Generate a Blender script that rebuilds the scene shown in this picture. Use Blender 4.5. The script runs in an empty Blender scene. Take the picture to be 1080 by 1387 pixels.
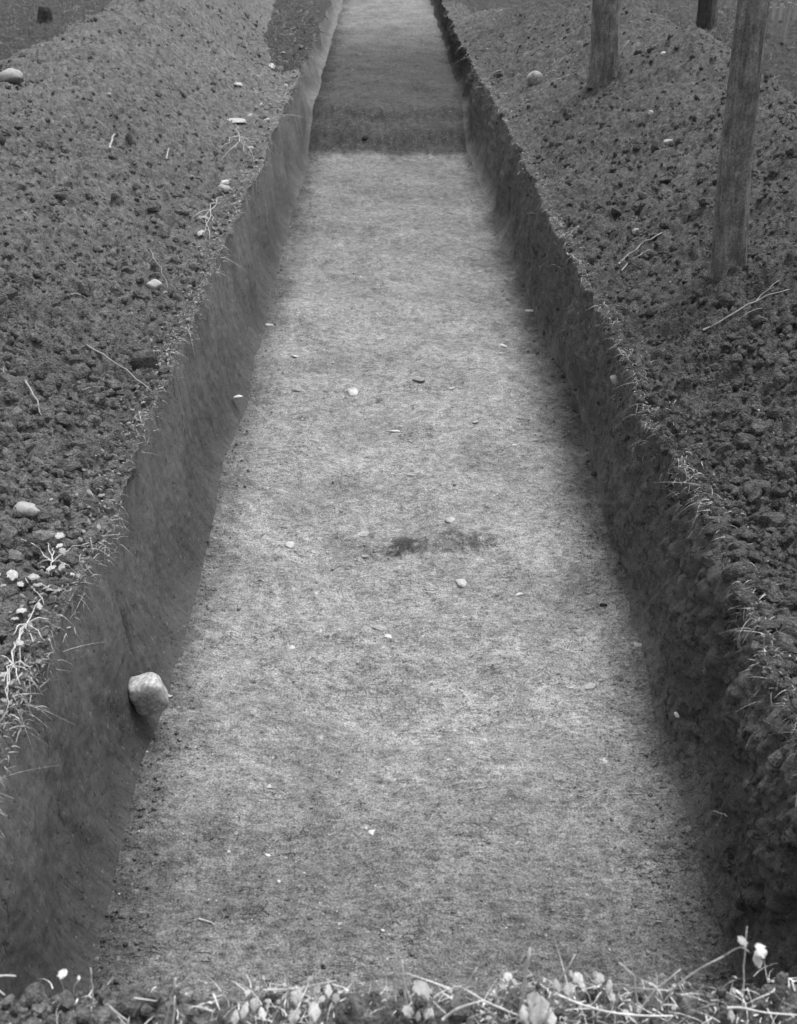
import bpy, math, random
import numpy as np
from mathutils import Vector, Matrix
R = math.radians
random.seed(7); rng = np.random.default_rng(7)
S = bpy.context.scene; COL = S.collection

# ---------------------------------------------------------------- camera, sky, sun, exposure
F_PX, PITCH, YAW, CAM_Z = 1486.0, R(30.0), R(0.68), 1.60
cam_d = bpy.data.cameras.new('camera'); cam = bpy.data.objects.new('camera', cam_d); COL.objects.link(cam)
cam_d.sensor_fit = 'VERTICAL'; cam_d.sensor_height = 24; cam_d.lens = 24*F_PX/1387
cam_d.clip_start = .05; cam_d.clip_end = 400
cam.location = (0, 0, CAM_Z); cam.rotation_euler = (math.pi/2-PITCH, 0, -YAW)
cam_d.dof.use_dof = True; cam_d.dof.focus_distance = 4.4; cam_d.dof.aperture_fstop = 4.2
S.camera = cam
S.render.resolution_x, S.render.resolution_y = 797, 1024
SUN_EL, SUN_AZ = R(70), R(42)          # azimuth from +Y (down the trench) towards +X (right)
w = bpy.data.worlds.new('World'); S.world = w; w.use_nodes = True
nt = w.node_tree; bg = nt.nodes['Background']
sky = nt.nodes.new('ShaderNodeTexSky'); sky.sky_type = 'NISHITA'; sky.sun_disc = False
sky.sun_elevation = SUN_EL; sky.sun_rotation = SUN_AZ; sky.dust_density = 3; sky.air_density = 1.5
bw = nt.nodes.new('ShaderNodeRGBToBW')   # black-and-white film
nt.links.new(sky.outputs[0], bw.inputs[0]); nt.links.new(bw.outputs[0], bg.inputs[0]); bg.inputs[1].default_value = .095
sd = bpy.data.lights.new('sun', 'SUN'); sd.energy = 1.5; sd.angle = R(32); sd.color = (1, 1, 1)
sun = bpy.data.objects.new('sun', sd); COL.objects.link(sun)
sdir = Vector((math.sin(SUN_AZ)*math.cos(SUN_EL), math.cos(SUN_AZ)*math.cos(SUN_EL), math.sin(SUN_EL)))
sun.rotation_euler = sdir.to_track_quat('Z', 'Y').to_euler()
S.view_settings.view_transform = 'Standard'; S.view_settings.look = 'None'
S.view_settings.exposure = 1.5; S.view_settings.gamma = 1

# ---------------------------------------------------------------- noise
_h = np.random.default_rng(3)
PERM = np.concatenate([_h.permutation(1024)]*3).astype(np.int32)
GA = _h.uniform(0, 2*np.pi, 1024).astype(np.float32); GX, GY = np.cos(GA), np.sin(GA); RV = _h.uniform(0, 1, (1024, 4)).astype(np.float32)
def hsh(ix, iy, s): return PERM[(PERM[(ix+s*57) & 1023]+iy) & 1023]
def pn(x, y, sc, s=0):
    x = np.asarray(x, np.float32)/sc+s*13.7; y = np.asarray(y, np.float32)/sc+s*7.3
    ix = np.floor(x).astype(np.int32); iy = np.floor(y).astype(np.int32); fx = x-ix; fy = y-iy
    u = fx*fx*fx*(fx*(fx*6-15)+10); v = fy*fy*fy*(fy*(fy*6-15)+10)
    def g(a, b):
        h = hsh(ix+a, iy+b, s); return GX[h]*(fx-a)+GY[h]*(fy-b)
    n0 = g(0, 0); n0 = n0+u*(g(1, 0)-n0); n1 = g(0, 1); n1 = n1+u*(g(1, 1)-n1)
    return (n0+v*(n1-n0))*1.5
def fbm(x, y, sc, s=0, o=4, gain=.5):
    t = 0; a = 1
    for k in range(o): t = t+a*pn(x, y, sc/2**k, s+k); a *= gain
    return t
def dome(x, y, sc, s=0, lo=.35, hi=.78):
    """surface of a layer of round lumps of many sizes, height in metres"""
    x = np.asarray(x, np.float32); y = np.asarray(y, np.float32)
    wx = x+sc*.28*pn(x, y, sc*.6, s+31); wy = y+sc*.28*pn(x, y, sc*.6, s+47)
    wx = wx/sc; wy = wy/sc
    ix = np.floor(wx).astype(np.int32); iy = np.floor(wy).astype(np.int32); best = np.zeros_like(wx)
    for a in (-1, 0, 1):
        for b in (-1, 0, 1):
            h = hsh(ix+a, iy+b, s); q = RV[h]
            dx = wx-(ix+a+q[..., 0]); dy = wy-(iy+b+q[..., 1]); r = lo+(hi-lo)*q[..., 2]**2
            best = np.maximum(best, np.sqrt(np.maximum(0, r*r-dx*dx-dy*dy)))
    return (best-.5*np.maximum(0, best-.42))*sc
def sstep(a, b, x):
    t = np.clip((x-a)/(b-a), 0, 1); return t*t*(3-2*t)

# ---------------------------------------------------------------- the shape of the place
Y0 = 1.20                                   # near end of the trench
YE = 24.0
def lipL(y): return -.812-.035*pn(y, y*0+.5, .9, 5)-.02*pn(y, y*0, .25, 6)-.007*pn(y, y*0, .07, 7)+.03*sstep(3, 1.5, y)*0
def lipR(y): return .905+.04*pn(y, y*0+.3, .8, 8)+.025*pn(y, y*0, .22, 9)+.010*pn(y, y*0, .06, 10)-.03*sstep(8, 14, y)
def ftL(y): return -.693+.03*pn(y, y*0, 1.1, 11)+.015*pn(y, y*0, .3, 12)
def ftR(y): return .800-.03*sstep(8, 10, y)+.110*np.exp(-((y-4.9)/1.9)**2)+.03*pn(y, y*0, 1.3, 13)+.022*pn(y, y*0, .35, 14)
def floor_z(y):
    z = -.60+.01*sstep(6, 10, y)
    z = z+.27*sstep(10.4, 11.15, y+.12*pn(y, y*0, .3, 97))+.12*sstep(11.5, 20, y)
    return z+(0-z)*sstep(YE-.4, YE, y)
def floor_relief(x, y):
    r = .035*pn(x, y, .75, 20)+.020*pn(x, y, .28, 21)+.010*pn(x, y, .09, 22)+.006*np.abs(pn(x+.3*y, y*.5, .12, 28))*sstep(-.1, .4, pn(x, y, .6, 29))
    r = r-.030*sstep(3.60, 3.48, y+.05*pn(x, x*0, .3, 23))*sstep(-.5, -.1, x)*sstep(.6, .15, x)*sstep(2.9, 3.4, y)
    r = r-.05*np.exp(-((x-.62)/.16)**2-((y-3.25)/.22)**2)-.025*np.exp(-((x-.15)/.4)**2-((y-2.6)/.25)**2)
    r = r+.008*np.maximum(0, pn(x, y, .05, 24))+.005*pn(x*.7, y*1.4, .022, 25)+.0026*pn(x, y, .010, 26)
    rough = sstep(10.2, 10.5, y)*sstep(11.6, 11.2, y)
    return r+rough*.02*pn(x, y*.6, .06, 27)
def heapL(x, y):
    s = lipL(y)-x-.10-np.interp(y, [10, 12, 14, 18], [0, .25, .5, .7]); sc = np.interp(y, [1, 2, 7.3, 10, 12, 13.4], [1.3, 1.3, 1.5, 1.0, .9, .8]); A = np.interp(y, [0, 1.2, 3, 5, 8, 10, 12.4, 18], [.16, .20, .30, .46, .62, .84, .92, .9])
    A = A*(1+.18*pn(x, y, 1.1, 30)); up = sstep(-.12, 1, s/sc)*.55+.45*np.clip(s/sc, 0, 1); dn = sstep(sc+1.25, sc+.02, s)
    return A*np.minimum(up, 1)*dn*sstep(19, 17, y+.5*pn(x, y, .5, 94)+.3*pn(x, y, .15, 96))
def heapR(x, y):
    s = x-lipR(y)-.06; sc = np.interp(y, [1, 3, 6, 10], [1.0, 1.0, 1.15, 1.2]); A = np.interp(y+.4*pn(x, y, .5, 95), [0, 1.2, 3, 6, 9.3, 11.4, 14.5, 17], [.22, .26, .38, .52, .62, .52, .42, 0])
    A = A*(1+.2*pn(x, y, .9, 33)); up = sstep(-.1, 1, s/sc)*.5+.5*np.clip(s/sc, 0, 1); dn = sstep(sc+1.3, sc, s)
    return A*np.minimum(up, 1)*dn
def ground_z(x, y):
    return heapL(x, y)*(x < 0)+heapR(x, y)*(x > 0)+.03*fbm(x, y, 1.5, 40, 3)*sstep(0, .3, np.maximum(lipL(y)-x, x-lipR(y)))
def clump(x, y):
    near = sstep(6.5, 3.0, y)
    hp = np.maximum(sstep(.0, .08, heapL(x, y)*(x < 0)+heapR(x, y)*(x > 0)), .7*sstep(8, 9, y))
    patch = .55+.45*np.clip(pn(x, y, .5, 41)*1.6+.3, -1, 1)
    far_r = (x > 0)*.4; pm = .45+.55*np.clip(pn(x, y, .35, 92)*1.8+.2, -.7, 1)
    big = dome(x, y, .085, 42, .15, .72)*(.15+.3*far_r+.6*near)*patch
    mid = dome(x, y, .040, 43, .22, .72)*(.40+far_r*.6+.55*near)*pm
    sm = dome(x, y, .018, 44, .2, .75)*.95+.008*pn(x*1.6+y, y-x*.6, .028, 93)
    pits = -.045*np.maximum(0, pn(x, y, .08, 45)-.35)*2-.02*np.maximum(0, pn(x, y, .035, 48)-.25)*2
    return (big+mid)*(.65+.35*hp)+sm+pits+.03*pn(x, y, .22, 46)*hp+.016*pn(x, y, .085, 49)*hp+.005*pn(x, y, .014, 47)-.02
def lip_fade(x, y, near=.0):
    dist = np.minimum(np.maximum(lipL(y)-x, x-lipR(y)), 1); return sstep(near, .10, dist)
def outside_z(x, y):
    f = lip_fade(x, y); return ground_z(x, y)+clump(x, y)*(.5+.5*f)
def surf_z(x, y):
    """height of the built surface anywhere (scalars or arrays)"""
    x = np.atleast_1d(np.asarray(x, float)); y = np.atleast_1d(np.asarray(y, float))
    o = outside_z(x, y); fz = floor_z(y)+floor_relief(x, y)
    tl = np.clip((x-lipL(y))/(ftL(y)-lipL(y)), 0, 1); tr = np.clip((lipR(y)-x)/np.maximum(lipR(y)-ftR(y), .015), 0, 1)
    t = np.minimum(tl, tr); z = o*(1-t)+fz*t
    return np.where((y < Y0) | (y > YE), outside_z(x, y), z)
cy, sy, cp, sp = math.cos(YAW), math.sin(YAW), math.cos(PITCH), math.sin(PITCH)
FW = np.array([sy*cp, cy*cp, -sp]); RT = np.array([cy, -sy, 0]); UP = np.cross(RT, FW)
def ray(px, py):
    d = FW+RT*(px-540)/F_PX-UP*(py-693.5)/F_PX; return d
def at(px, py, lift=0):
    """point of the ground that appears at this place of the photograph"""
    d = ray(px, py); t = np.linspace(1.2, 26, 6000); P = np.array([0, 0, CAM_Z])+t[:, None]*d
    below = P[:, 2] < surf_z(P[:, 0], P[:, 1]); i = int(np.argmax(below)); p = P[max(i, 1)].copy(); p[2] += lift
    return Vector(p)
def at_z(px, py, z):
    d = ray(px, py); t = (z-CAM_Z)/d[2]; return Vector((t*d[0], t*d[1], z))
def at_y(px, py, y):
    d = ray(px, py); t = y/d[1]; return Vector((t*d[0], y, CAM_Z+t*d[2]))
def depth(p): return float(np.dot(np.array(p)-np.array([0, 0, CAM_Z]), FW))

# ---------------------------------------------------------------- materials
def mat(name, base, var, sc=30, rough=.95, bump=.5, bsc=250, extra=None, dist=.004, spec=.15):
    m = bpy.data.materials.new(name); m.use_nodes = True; n = m.node_tree; b = n.nodes['Principled BSDF']
    L = n.links.new
    b.inputs['Roughness'].default_value = rough; b.inputs['Specular IOR Level'].default_value = spec
    tc = n.nodes.new('ShaderNodeNewGeometry')   # every thing here is fixed in the ground, so position in the world
    def noise(s, det=6, ro=.6, vec=None, d=0):
        k = n.nodes.new('ShaderNodeTexNoise'); k.inputs['Scale'].default_value = s; k.inputs['Detail'].default_value = det
        k.inputs['Roughness'].default_value = ro; k.inputs['Distortion'].default_value = d
        L(vec or tc.outputs['Position'], k.inputs['Vector']); return k.outputs['Fac']
    def m_(op, a, c=None, cl=False):
        k = n.nodes.new('ShaderNodeMath'); k.operation = op; k.use_clamp = cl
        for i, v in enumerate((a, c)):
            if v is None: continue
            if isinstance(v, (int, float)): k.inputs[i].default_value = v
            else: L(v, k.inputs[i])
        return k.outputs[0]
    def mr(v, a, b_, c, d, sm=False):
        k = n.nodes.new('ShaderNodeMapRange'); k.interpolation_type = 'SMOOTHSTEP' if sm else 'LINEAR'
        L(v, k.inputs['Value'])
        for i, q in zip((1, 2, 3, 4), (a, b_, c, d)): k.inputs[i].default_value = q
        return k.outputs[0]
    def mapping(scale, rot=(0, 0, 0)):
        k = n.nodes.new('ShaderNodeMapping'); k.inputs['Scale'].default_value = scale; k.inputs['Rotation'].default_value = rot
        L(tc.outputs['Position'], k.inputs['Vector']); return k.outputs[0]
    def voro(s, vec=None, feat='F1'):
        k = n.nodes.new('ShaderNodeTexVoronoi'); k.inputs['Scale'].default_value = s; k.feature = feat
        L(vec or tc.outputs['Position'], k.inputs['Vector']); return k
    fine = noise(sc*8, 4, .65); mid = noise(sc, 5, .6); big = noise(2.2, 4, .55)
    f = m_('MULTIPLY', mr(fine, .36, .64, 1-var*1.3, 1+var*1.3), mr(mid, .3, .7, 1-var, 1+var))
    f = m_('MULTIPLY', f, mr(big, .3, .7, 1-var*.5, 1+var*.5))
    v = m_('MULTIPLY', f, base)
    h = m_('MULTIPLY', noise(bsc, 5, .7), 1.0)
    ns = dict(n=n, L=L, noise=noise, m_=m_, mr=mr, mapping=mapping, voro=voro, tc=tc)
    if extra: v, h = extra(ns, v, h)
    oi = n.nodes.new('ShaderNodeObjectInfo'); v = m_('MULTIPLY', v, mr(oi.outputs['Random'], 0, 1, *((.65, 1.2) if 'leaf' in name else (.80, 1.36) if 'clod' in name else (1-.12*(var > .1), 1+.12*(var > .1)))))
    cb = n.nodes.new('ShaderNodeCombineColor')
    for i in range(3): L(v, cb.inputs[i])
    L(cb.outputs[0], b.inputs['Base Color'])
    bp = n.nodes.new('ShaderNodeBump'); bp.inputs['Strength'].default_value = bump; bp.inputs['Distance'].default_value = dist
    L(h, bp.inputs['Height']); L(bp.outputs[0], b.inputs['Normal'])
    return m
def fpt(px, py, rx, ry, k):
    p = at(px, py); return (p.x, p.y, rx, ry, k)
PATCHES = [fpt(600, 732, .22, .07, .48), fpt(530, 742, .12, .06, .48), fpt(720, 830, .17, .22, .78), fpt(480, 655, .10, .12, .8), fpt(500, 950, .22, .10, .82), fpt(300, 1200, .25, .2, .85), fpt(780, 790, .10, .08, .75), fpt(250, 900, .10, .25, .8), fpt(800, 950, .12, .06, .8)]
def ex_floor(q, v, h):
    m_, mr, noise, voro = q['m_'], q['mr'], q['noise'], q['voro']
    fl = voro(75); sel = noise(16, 2); rnd = fl.outputs['Color']
    sepr = q['n'].new('ShaderNodeSeparateColor') if False else q['n'].nodes.new('ShaderNodeSeparateColor'); q['L'](rnd, sepr.inputs[0])
    rad = mr(sepr.outputs[0], .80, 1, 0, .50)                      # few cells hold a pale grit grain
    spot = m_('GREATER_THAN', rad, fl.outputs['Distance'])
    spot = m_('MULTIPLY', spot, mr(sepr.outputs[1], 0, 1, .2, 1))
    dk = mr(noise(75, 4, .85), .55, .66, 0, .75); st = mr(noise(1, 5, .75, q['mapping']((30, 70, 30), (0, 0, .25))), .35, .7, .70, 1.28)
    wp = mr(noise(3.2, 5, .6, None, .6), .35, .65, .86, 1.10, True)
    # pale subsoil, with shade along the walls and at both ends painted in
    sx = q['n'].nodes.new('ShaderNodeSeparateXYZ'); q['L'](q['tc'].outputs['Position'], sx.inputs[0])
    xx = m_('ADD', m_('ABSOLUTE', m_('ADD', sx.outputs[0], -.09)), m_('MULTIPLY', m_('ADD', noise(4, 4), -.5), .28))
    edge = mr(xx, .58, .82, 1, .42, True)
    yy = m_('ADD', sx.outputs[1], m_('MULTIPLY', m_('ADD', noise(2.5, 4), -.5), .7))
    nr = mr(yy, 1.4, 3.0, .50, 1, True); fr = mr(yy, 3.3, 9, 1, .46, False); fr2 = mr(yy, 10.25, 10.5, 1, .38, True); fr3 = mr(yy, 13.5, 19, 1, 2.6, True)  # shade over the far step painted as a dark band
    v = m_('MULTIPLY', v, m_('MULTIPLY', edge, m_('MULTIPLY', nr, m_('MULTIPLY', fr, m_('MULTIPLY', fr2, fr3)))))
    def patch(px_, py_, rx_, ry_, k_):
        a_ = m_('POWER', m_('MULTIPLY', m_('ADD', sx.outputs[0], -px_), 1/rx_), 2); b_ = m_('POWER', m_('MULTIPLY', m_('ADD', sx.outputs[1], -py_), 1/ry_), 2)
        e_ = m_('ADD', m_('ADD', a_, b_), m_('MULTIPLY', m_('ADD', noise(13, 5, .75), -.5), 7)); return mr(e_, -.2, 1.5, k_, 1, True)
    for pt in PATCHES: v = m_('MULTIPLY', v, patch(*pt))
    v = m_('MULTIPLY', m_('MULTIPLY', v, st), wp); v = m_('MULTIPLY', v, m_('SUBTRACT', 1, dk))
    gt = mr(noise(5, 4, .6), .46, .58, 0, 1, True)
    smear = m_('MULTIPLY', mr(noise(1, 4, .65, q['mapping']((16, 58, 16), (0, 0, -.35)), .5), .56, .68, 0, .45), gt); v = m_('MULTIPLY', v, m_('ADD', 1, smear))
    cr = mr(m_('ABSOLUTE', m_('ADD', noise(1, 4, .6, q['mapping']((9, 16, 9), (0, 0, .5)), .5), -.5)), 0, .008, .5, 0); cr = m_('MULTIPLY', cr, mr(noise(6, 3), .54, .6, 0, 1)); v = m_('MULTIPLY', v, m_('SUBTRACT', 1, cr))
    h = m_('ADD', h, m_('MULTIPLY', smear, 3)); h = m_('SUBTRACT', h, m_('MULTIPLY', cr, 3))
    v = m_('ADD', v, m_('MULTIPLY', m_('MULTIPLY', spot, mr(sel, .4, .62, 0, .30)), .8))
    h = m_('ADD', h, m_('MULTIPLY', noise(60, 4, .7), 2.2)); h = m_('ADD', h, m_('MULTIPLY', spot, .6))
    return v, h
def ex_wall(q, v, h, right=False):
    m_, mr, noise = q['m_'], q['mr'], q['noise']
    voro = q['voro']; lowt = 1.5 if right else .60
    k = q['mapping']((6, 6, 4.5) if right else (5, 6, 1.8), (R(-30), 0, 0)); s1 = noise(1.6, 7, .68, k, .35)
    k2 = q['mapping']((30, 34, 24) if right else (34, 42, 22), (R(-20), 0, 0)); s2 = noise(1.0, 6, .72, k2, .2)
    v = m_('MULTIPLY', v, m_('MULTIPLY', mr(s1, .3, .7, .84, 1.16), mr(s2, .3, .7, .86, 1.14)))
    crack = mr(m_('ABSOLUTE', m_('ADD', noise(.8, 5, .6, k, .6), -.5)), 0, .007, 1, 0)
    gate = mr(noise(4, 4), .46, .54, 0, 1); crack = m_('MULTIPLY', crack, gate)
    v = m_('MULTIPLY', v, m_('SUBTRACT', 1, m_('MULTIPLY', crack, .5)))
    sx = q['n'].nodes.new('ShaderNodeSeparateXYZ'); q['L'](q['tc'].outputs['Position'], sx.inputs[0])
    zz = m_('ADD', sx.outputs[2], m_('MULTIPLY', m_('ADD', noise(6, 5, .7), -.5), .28)); v = m_('MULTIPLY', v, mr(zz, -.62, -.12 if not right else -.44, lowt, 1, True))  # left foot darkened with painted shade; right foot pales to subsoil
    if not right: v = m_('MULTIPLY', v, mr(sx.outputs[1], 1.4, 3.2, .72, 1))  # shade painted into the left wall's near end
    if right: v = m_('MULTIPLY', v, m_('MULTIPLY', mr(sx.outputs[1], 10, 13, 1, .22, True), mr(sx.outputs[1], 1.4, 4.0, .74, 1)))   # shade painted into the right wall's far and near ends
    pk = mr(noise(60, 4, .8), .58, .66, 0, .6); v = m_('MULTIPLY', v, m_('SUBTRACT', 1, pk))
    lt = mr(noise(45, 3, .7), .64, .72, 0, .10); v = m_('ADD', v, lt)
    h = m_('ADD', m_('MULTIPLY', h, .8), m_('SUBTRACT', m_('MULTIPLY', s2, 3), m_('ADD', m_('MULTIPLY', crack, 2), m_('MULTIPLY', pk, 2))))
    return v, h
def ex_soil(q, v, h):
    m_, mr, noise, voro = q['m_'], q['mr'], q['noise'], q['voro']
    vo = voro(150); h = m_('ADD', m_('ADD', m_('MULTIPLY', h, 1.2), m_('MULTIPLY', noise(48, 5, .75, None, .3), 3.0)), m_('MULTIPLY', vo.outputs['Distance'], -1.3))
    v = m_('MULTIPLY', v, mr(noise(38, 6, .85), .38, .58, .55, 1.25))
    vc = voro(30); sc_ = q['n'].nodes.new('ShaderNodeSeparateColor'); q['L'](vc.outputs['Color'], sc_.inputs[0]); v = m_('MULTIPLY', v, mr(sc_.outputs[0], 0, 1, .78, 1.22))
    fl = mr(noise(120, 2, .5), .70, .74, 0, .12); v = m_('ADD', v, fl)
    return v, h
def ex_bark(q, v, h):
    m_, mr, noise = q['m_'], q['mr'], q['noise']
    k = q['mapping']((55, 55, 7)); r = noise(1, 6, .7, k, .3)
    v = m_('MULTIPLY', v, m_('MULTIPLY', mr(r, .3, .7, .5, 1.45), mr(noise(11, 5, .7), .35, .65, .65, 1.3))); h = m_('ADD', h, m_('MULTIPLY', r, 4)); 
    sp_ = mr(noise(90, 1), .74, .76, 0, .22); v = m_('ADD', v, sp_); return v, h
def ex_stone(q, v, h):
    m_, mr, noise = q['m_'], q['mr'], q['noise']
    d = mr(noise(14, 4, .6), .42, .60, 1, .62, True); v = m_('MULTIPLY', v, d)
    cr = mr(m_('ABSOLUTE', m_('ADD', noise(9, 3), -.5)), 0, .012, .75, 1); return m_('MULTIPLY', v, cr), h
M = dict(
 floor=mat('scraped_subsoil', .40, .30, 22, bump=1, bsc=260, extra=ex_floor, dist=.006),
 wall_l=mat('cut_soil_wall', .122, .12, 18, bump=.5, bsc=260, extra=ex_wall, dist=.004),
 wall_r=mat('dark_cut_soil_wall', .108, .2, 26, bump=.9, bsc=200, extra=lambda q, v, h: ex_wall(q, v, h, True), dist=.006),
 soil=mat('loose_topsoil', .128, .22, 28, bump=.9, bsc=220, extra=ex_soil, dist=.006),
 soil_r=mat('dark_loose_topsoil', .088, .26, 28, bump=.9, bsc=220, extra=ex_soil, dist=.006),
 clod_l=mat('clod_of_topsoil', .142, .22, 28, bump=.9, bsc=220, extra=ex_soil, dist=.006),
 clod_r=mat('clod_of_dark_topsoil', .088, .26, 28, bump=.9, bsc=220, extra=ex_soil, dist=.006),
 ground=mat('woodland_ground', .066, .35, 20, bump=1, bsc=120, extra=ex_soil, dist=.01),
 stone=mat('pale_stone', .52, .12, 40, rough=.8, bump=.5, bsc=160, extra=ex_stone),
 stone_d=mat('soil_stained_stone', .36, .2, 40, rough=.9, bump=.5, bsc=160, extra=ex_stone),
 boulder=mat('rounded_wall_stone', .37, .26, 12, rough=.8, bump=.6, bsc=140, extra=ex_stone),
 straw=mat('dry_straw', .52, .2, 30, bump=.2, rough=.7), grass=mat('dry_grass', .30, .35, 12, bump=.2, rough=.7),
 grass_d=mat('dull_grass', .20, .4, 10, bump=.2, rough=.7),
 leaf=mat('pale_leaf', .36, .2, 60, bump=.25, rough=.55, spec=.3), leaf_d=mat('dull_leaf', .36, .2, 30, bump=.3, rough=.6),
 green=mat('tree_leaf', .07, .3, 5, bump=.2, rough=.6), bark=mat('rough_bark', .24, .22, 14, bump=1, bsc=90, extra=ex_bark, dist=.01),
 bark_d=mat('dark_bark', .07, .22, 14, bump=1, bsc=90, extra=ex_bark, dist=.01),
 twig=mat('dead_twig', .27, .2, 40, bump=.5, rough=.8), root=mat('dry_root', .40, .2, 40, bump=.4, rough=.8),
 paint=mat('white_paint', .38, .10, 20, bump=.1, rough=.6), hole=mat('hole_black', .02, .2, 30, bump=.5))  # black that stands in for the dark inside of holes

# ---------------------------------------------------------------- object helpers
def mesh_np(name, V, faces, m, nsides=4, smooth=True):
    me = bpy.data.meshes.new(name); V = np.asarray(V, np.float32).reshape(-1, 3); faces = np.asarray(faces, np.int32).reshape(-1, nsides)
    me.vertices.add(len(V)); me.vertices.foreach_set('co', V.ravel())
    me.loops.add(faces.size); me.loops.foreach_set('vertex_index', faces.ravel())
    me.polygons.add(len(faces)); me.polygons.foreach_set('loop_start', np.arange(0, faces.size, nsides, dtype=np.int32))
    me.polygons.foreach_set('loop_total', np.full(len(faces), nsides, np.int32))
    me.update(calc_edges=True); me.polygons.foreach_set('use_smooth', np.full(len(faces), smooth and not name.startswith(('clod', 'soil_crumbs', 'big_clod', 'bank_crumbs')))); me.materials.append(m); return me
def link(name, me, parent=None, loc=(0, 0, 0), rot=(0, 0, 0), sc=(1, 1, 1)):
    o = bpy.data.objects.new(name, me); COL.objects.link(o); o.location = loc; o.rotation_euler = rot
    o.scale = sc if hasattr(sc, '__len__') else (sc,)*3
    if parent: o.parent = parent
    return o
def tag(o, label=None, cat=None, group=None, kind=None):
    for k, v in (('label', label), ('category', cat), ('group', group), ('kind', kind)):
        if v: o[k] = v
    return o
def grid(name, P, m, mask=None, flip=False):
    ny, nx = P.shape[:2]; idx = np.arange(ny*nx).reshape(ny, nx)
    f = np.stack([idx[:-1, :-1], idx[:-1, 1:], idx[1:, 1:], idx[1:, :-1]], -1).reshape(-1, 4)
    if flip: f = f[:, ::-1]
    V = P.reshape(-1, 3)
    if mask is not None:
        f = f[mask.reshape(-1)]; used = np.zeros(len(V), bool); used[f.ravel()] = True
        re = np.cumsum(used)-1; V = V[used]; f = re[f]
    return mesh_np(name, V, f, m)
def join_parts(parts):
    V = []; Fc = []; o = 0
    for v, f in parts: V.append(v); Fc.append(f+o); o += len(v)
    return np.concatenate(V), np.concatenate(Fc)

# ---------------------------------------------------------------- ground, trench and heaps: one continuous surface cut into its pieces
def rows(n, a, b, hgt, e=1.0):
    """rows evenly spaced in the picture-like 1/d sense, so near soil gets the finer mesh"""
    q = np.linspace(1/(a*cp+hgt*sp)**e, 1/(b*cp+hgt*sp)**e, n); return ((1/q)**(1/e)-hgt*sp)/cp
fineY = rows(960, Y0, 17.5, 1.5, .75); ys = np.concatenate([fineY, np.linspace(17.5, YE, 60)[1:], np.geomspace(YE, 200, 14)[1:]])
dd = ys*cp+1.5*sp
def outer(side, n=270, nc=22):
    lip = (lipL if side < 0 else lipR)(ys); Wd = np.clip(.395*dd-.80, .22, 6)+.12
    t = np.linspace(0, 1, n)**1.0; X = lip[:, None]+side*Wd[:, None]*t[None, :]
    t2 = np.geomspace(.15, 200, nc); X2 = X[:, -1:]+side*t2[None, :]; X = np.concatenate([X, X2], 1)
    Y = np.repeat(ys[:, None], X.shape[1], 1); Z = outside_z(X, Y)
    return np.stack([X, Y, Z], -1)
PL = outer(-1); PR = outer(1)
def hmask(P, hf, lipf, side):
    xc = (P[:-1, :-1, 0]+P[1:, 1:, 0])/2; yc = (P[:-1, :-1, 1]+P[1:, 1:, 1])/2; return ((hf(xc, yc) > .02) | ((side*(xc-lipf(yc)) < .3) & (yc < (11.4 if side < 0 else 18)+.5*pn(xc, yc, .2, 91))))
mL = hmask(PL, heapL, lipL, -1); mR = hmask(PR, heapR, lipR, 1)
heap_l = tag(link('spoil_heap', grid('spoil_heap', PL, M['soil'], mL, True)), 'long mound of loose dug soil along the left side of the trench', 'spoil heap')
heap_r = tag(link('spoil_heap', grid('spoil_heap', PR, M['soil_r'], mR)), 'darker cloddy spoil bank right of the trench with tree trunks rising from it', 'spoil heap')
for P, mk, fl in ((PL, ~mL, True), (PR, ~mR, False)):
    tag(link('ground', grid('ground', P, M['ground'], mk, fl)), kind='structure')
# walls
ZL = PL[:, 0]; ZR = PR[:, 0]
yw = ys[ys <= YE+1e-6]; nw = len(yw)
def wall(side, n):
    lip = (PL if side < 0 else PR)[:nw, 0]; ft = (ftL if side < 0 else ftR)(yw)
    t = np.linspace(0, 1, n)[None, :]; fz = (floor_z(yw)+floor_relief(ft, yw))[:, None]
    tt = t if side < 0 else t
    tz = 1-(1-t)*(1-.0*t); prof = .62*t+.38*t**7 if side < 0 else .62*t+.38*t**9
    X = lip[:, :1]+(ft[:, None]-lip[:, :1])*prof; Z = lip[:, 2:3]+(fz-lip[:, 2:3])*(1-(1-t)**1.2 if side > 0 else 1-(1-t)**1.2); Y = np.repeat(yw[:, None], n, 1)
    env = np.sin(np.pi*np.clip(t, 0, 1))**.5
    if side < 0:
        q = .035*pn(Y, Z, .55, 60)+.010*pn(Y-.55*Z, Z*.3, .14, 61)+.030*-np.abs(pn(Y-.60*Z, Z*.2, .26, 62))+.0025*pn(Y, Z, .03, 63)+.003*pn(Y+.2*Z, Z*.6, .05, 64)
        q = q-.022*np.exp(-((Y-2.62-.06*Z)/.016)**2)*sstep(-.1, -.3, Z)*sstep(-.75, -.5, Z)
        q = q+.02*np.exp(-((Y-1.98+.10*Z)/.035)**2)*sstep(-.3, -.5, Z)
    else:
        top = sstep(.65, .1, t)
        q = .04*pn(Y, Z, .45, 65)+.018*pn(Y+.2*Z, Z*.5, .13, 66)+.004*pn(Y, Z, .03, 67)+top*(dome(Y, Z, .07, 68, .2, .7)*.8*sstep(8, 3.5, Y)+dome(Y, Z, .03, 69, .2, .7)*.8)+.012*np.abs(pn(Y, Z, .09, 72))
        q = q+sstep(4.4, 2.6, Y)*(dome(Y, Z, .11, 70, .2, .7)*.45+dome(Y, Z, .035, 71, .2, .7)*.6)
    X = X-side*q*env
    return np.stack([X, Y, Z], -1), ft
WL, fL = wall(-1, 90); WR, fR = wall(1, 90)
tag(link('trench_wall', grid('trench_wall', WL, M['wall_l'])), kind='structure')
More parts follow.
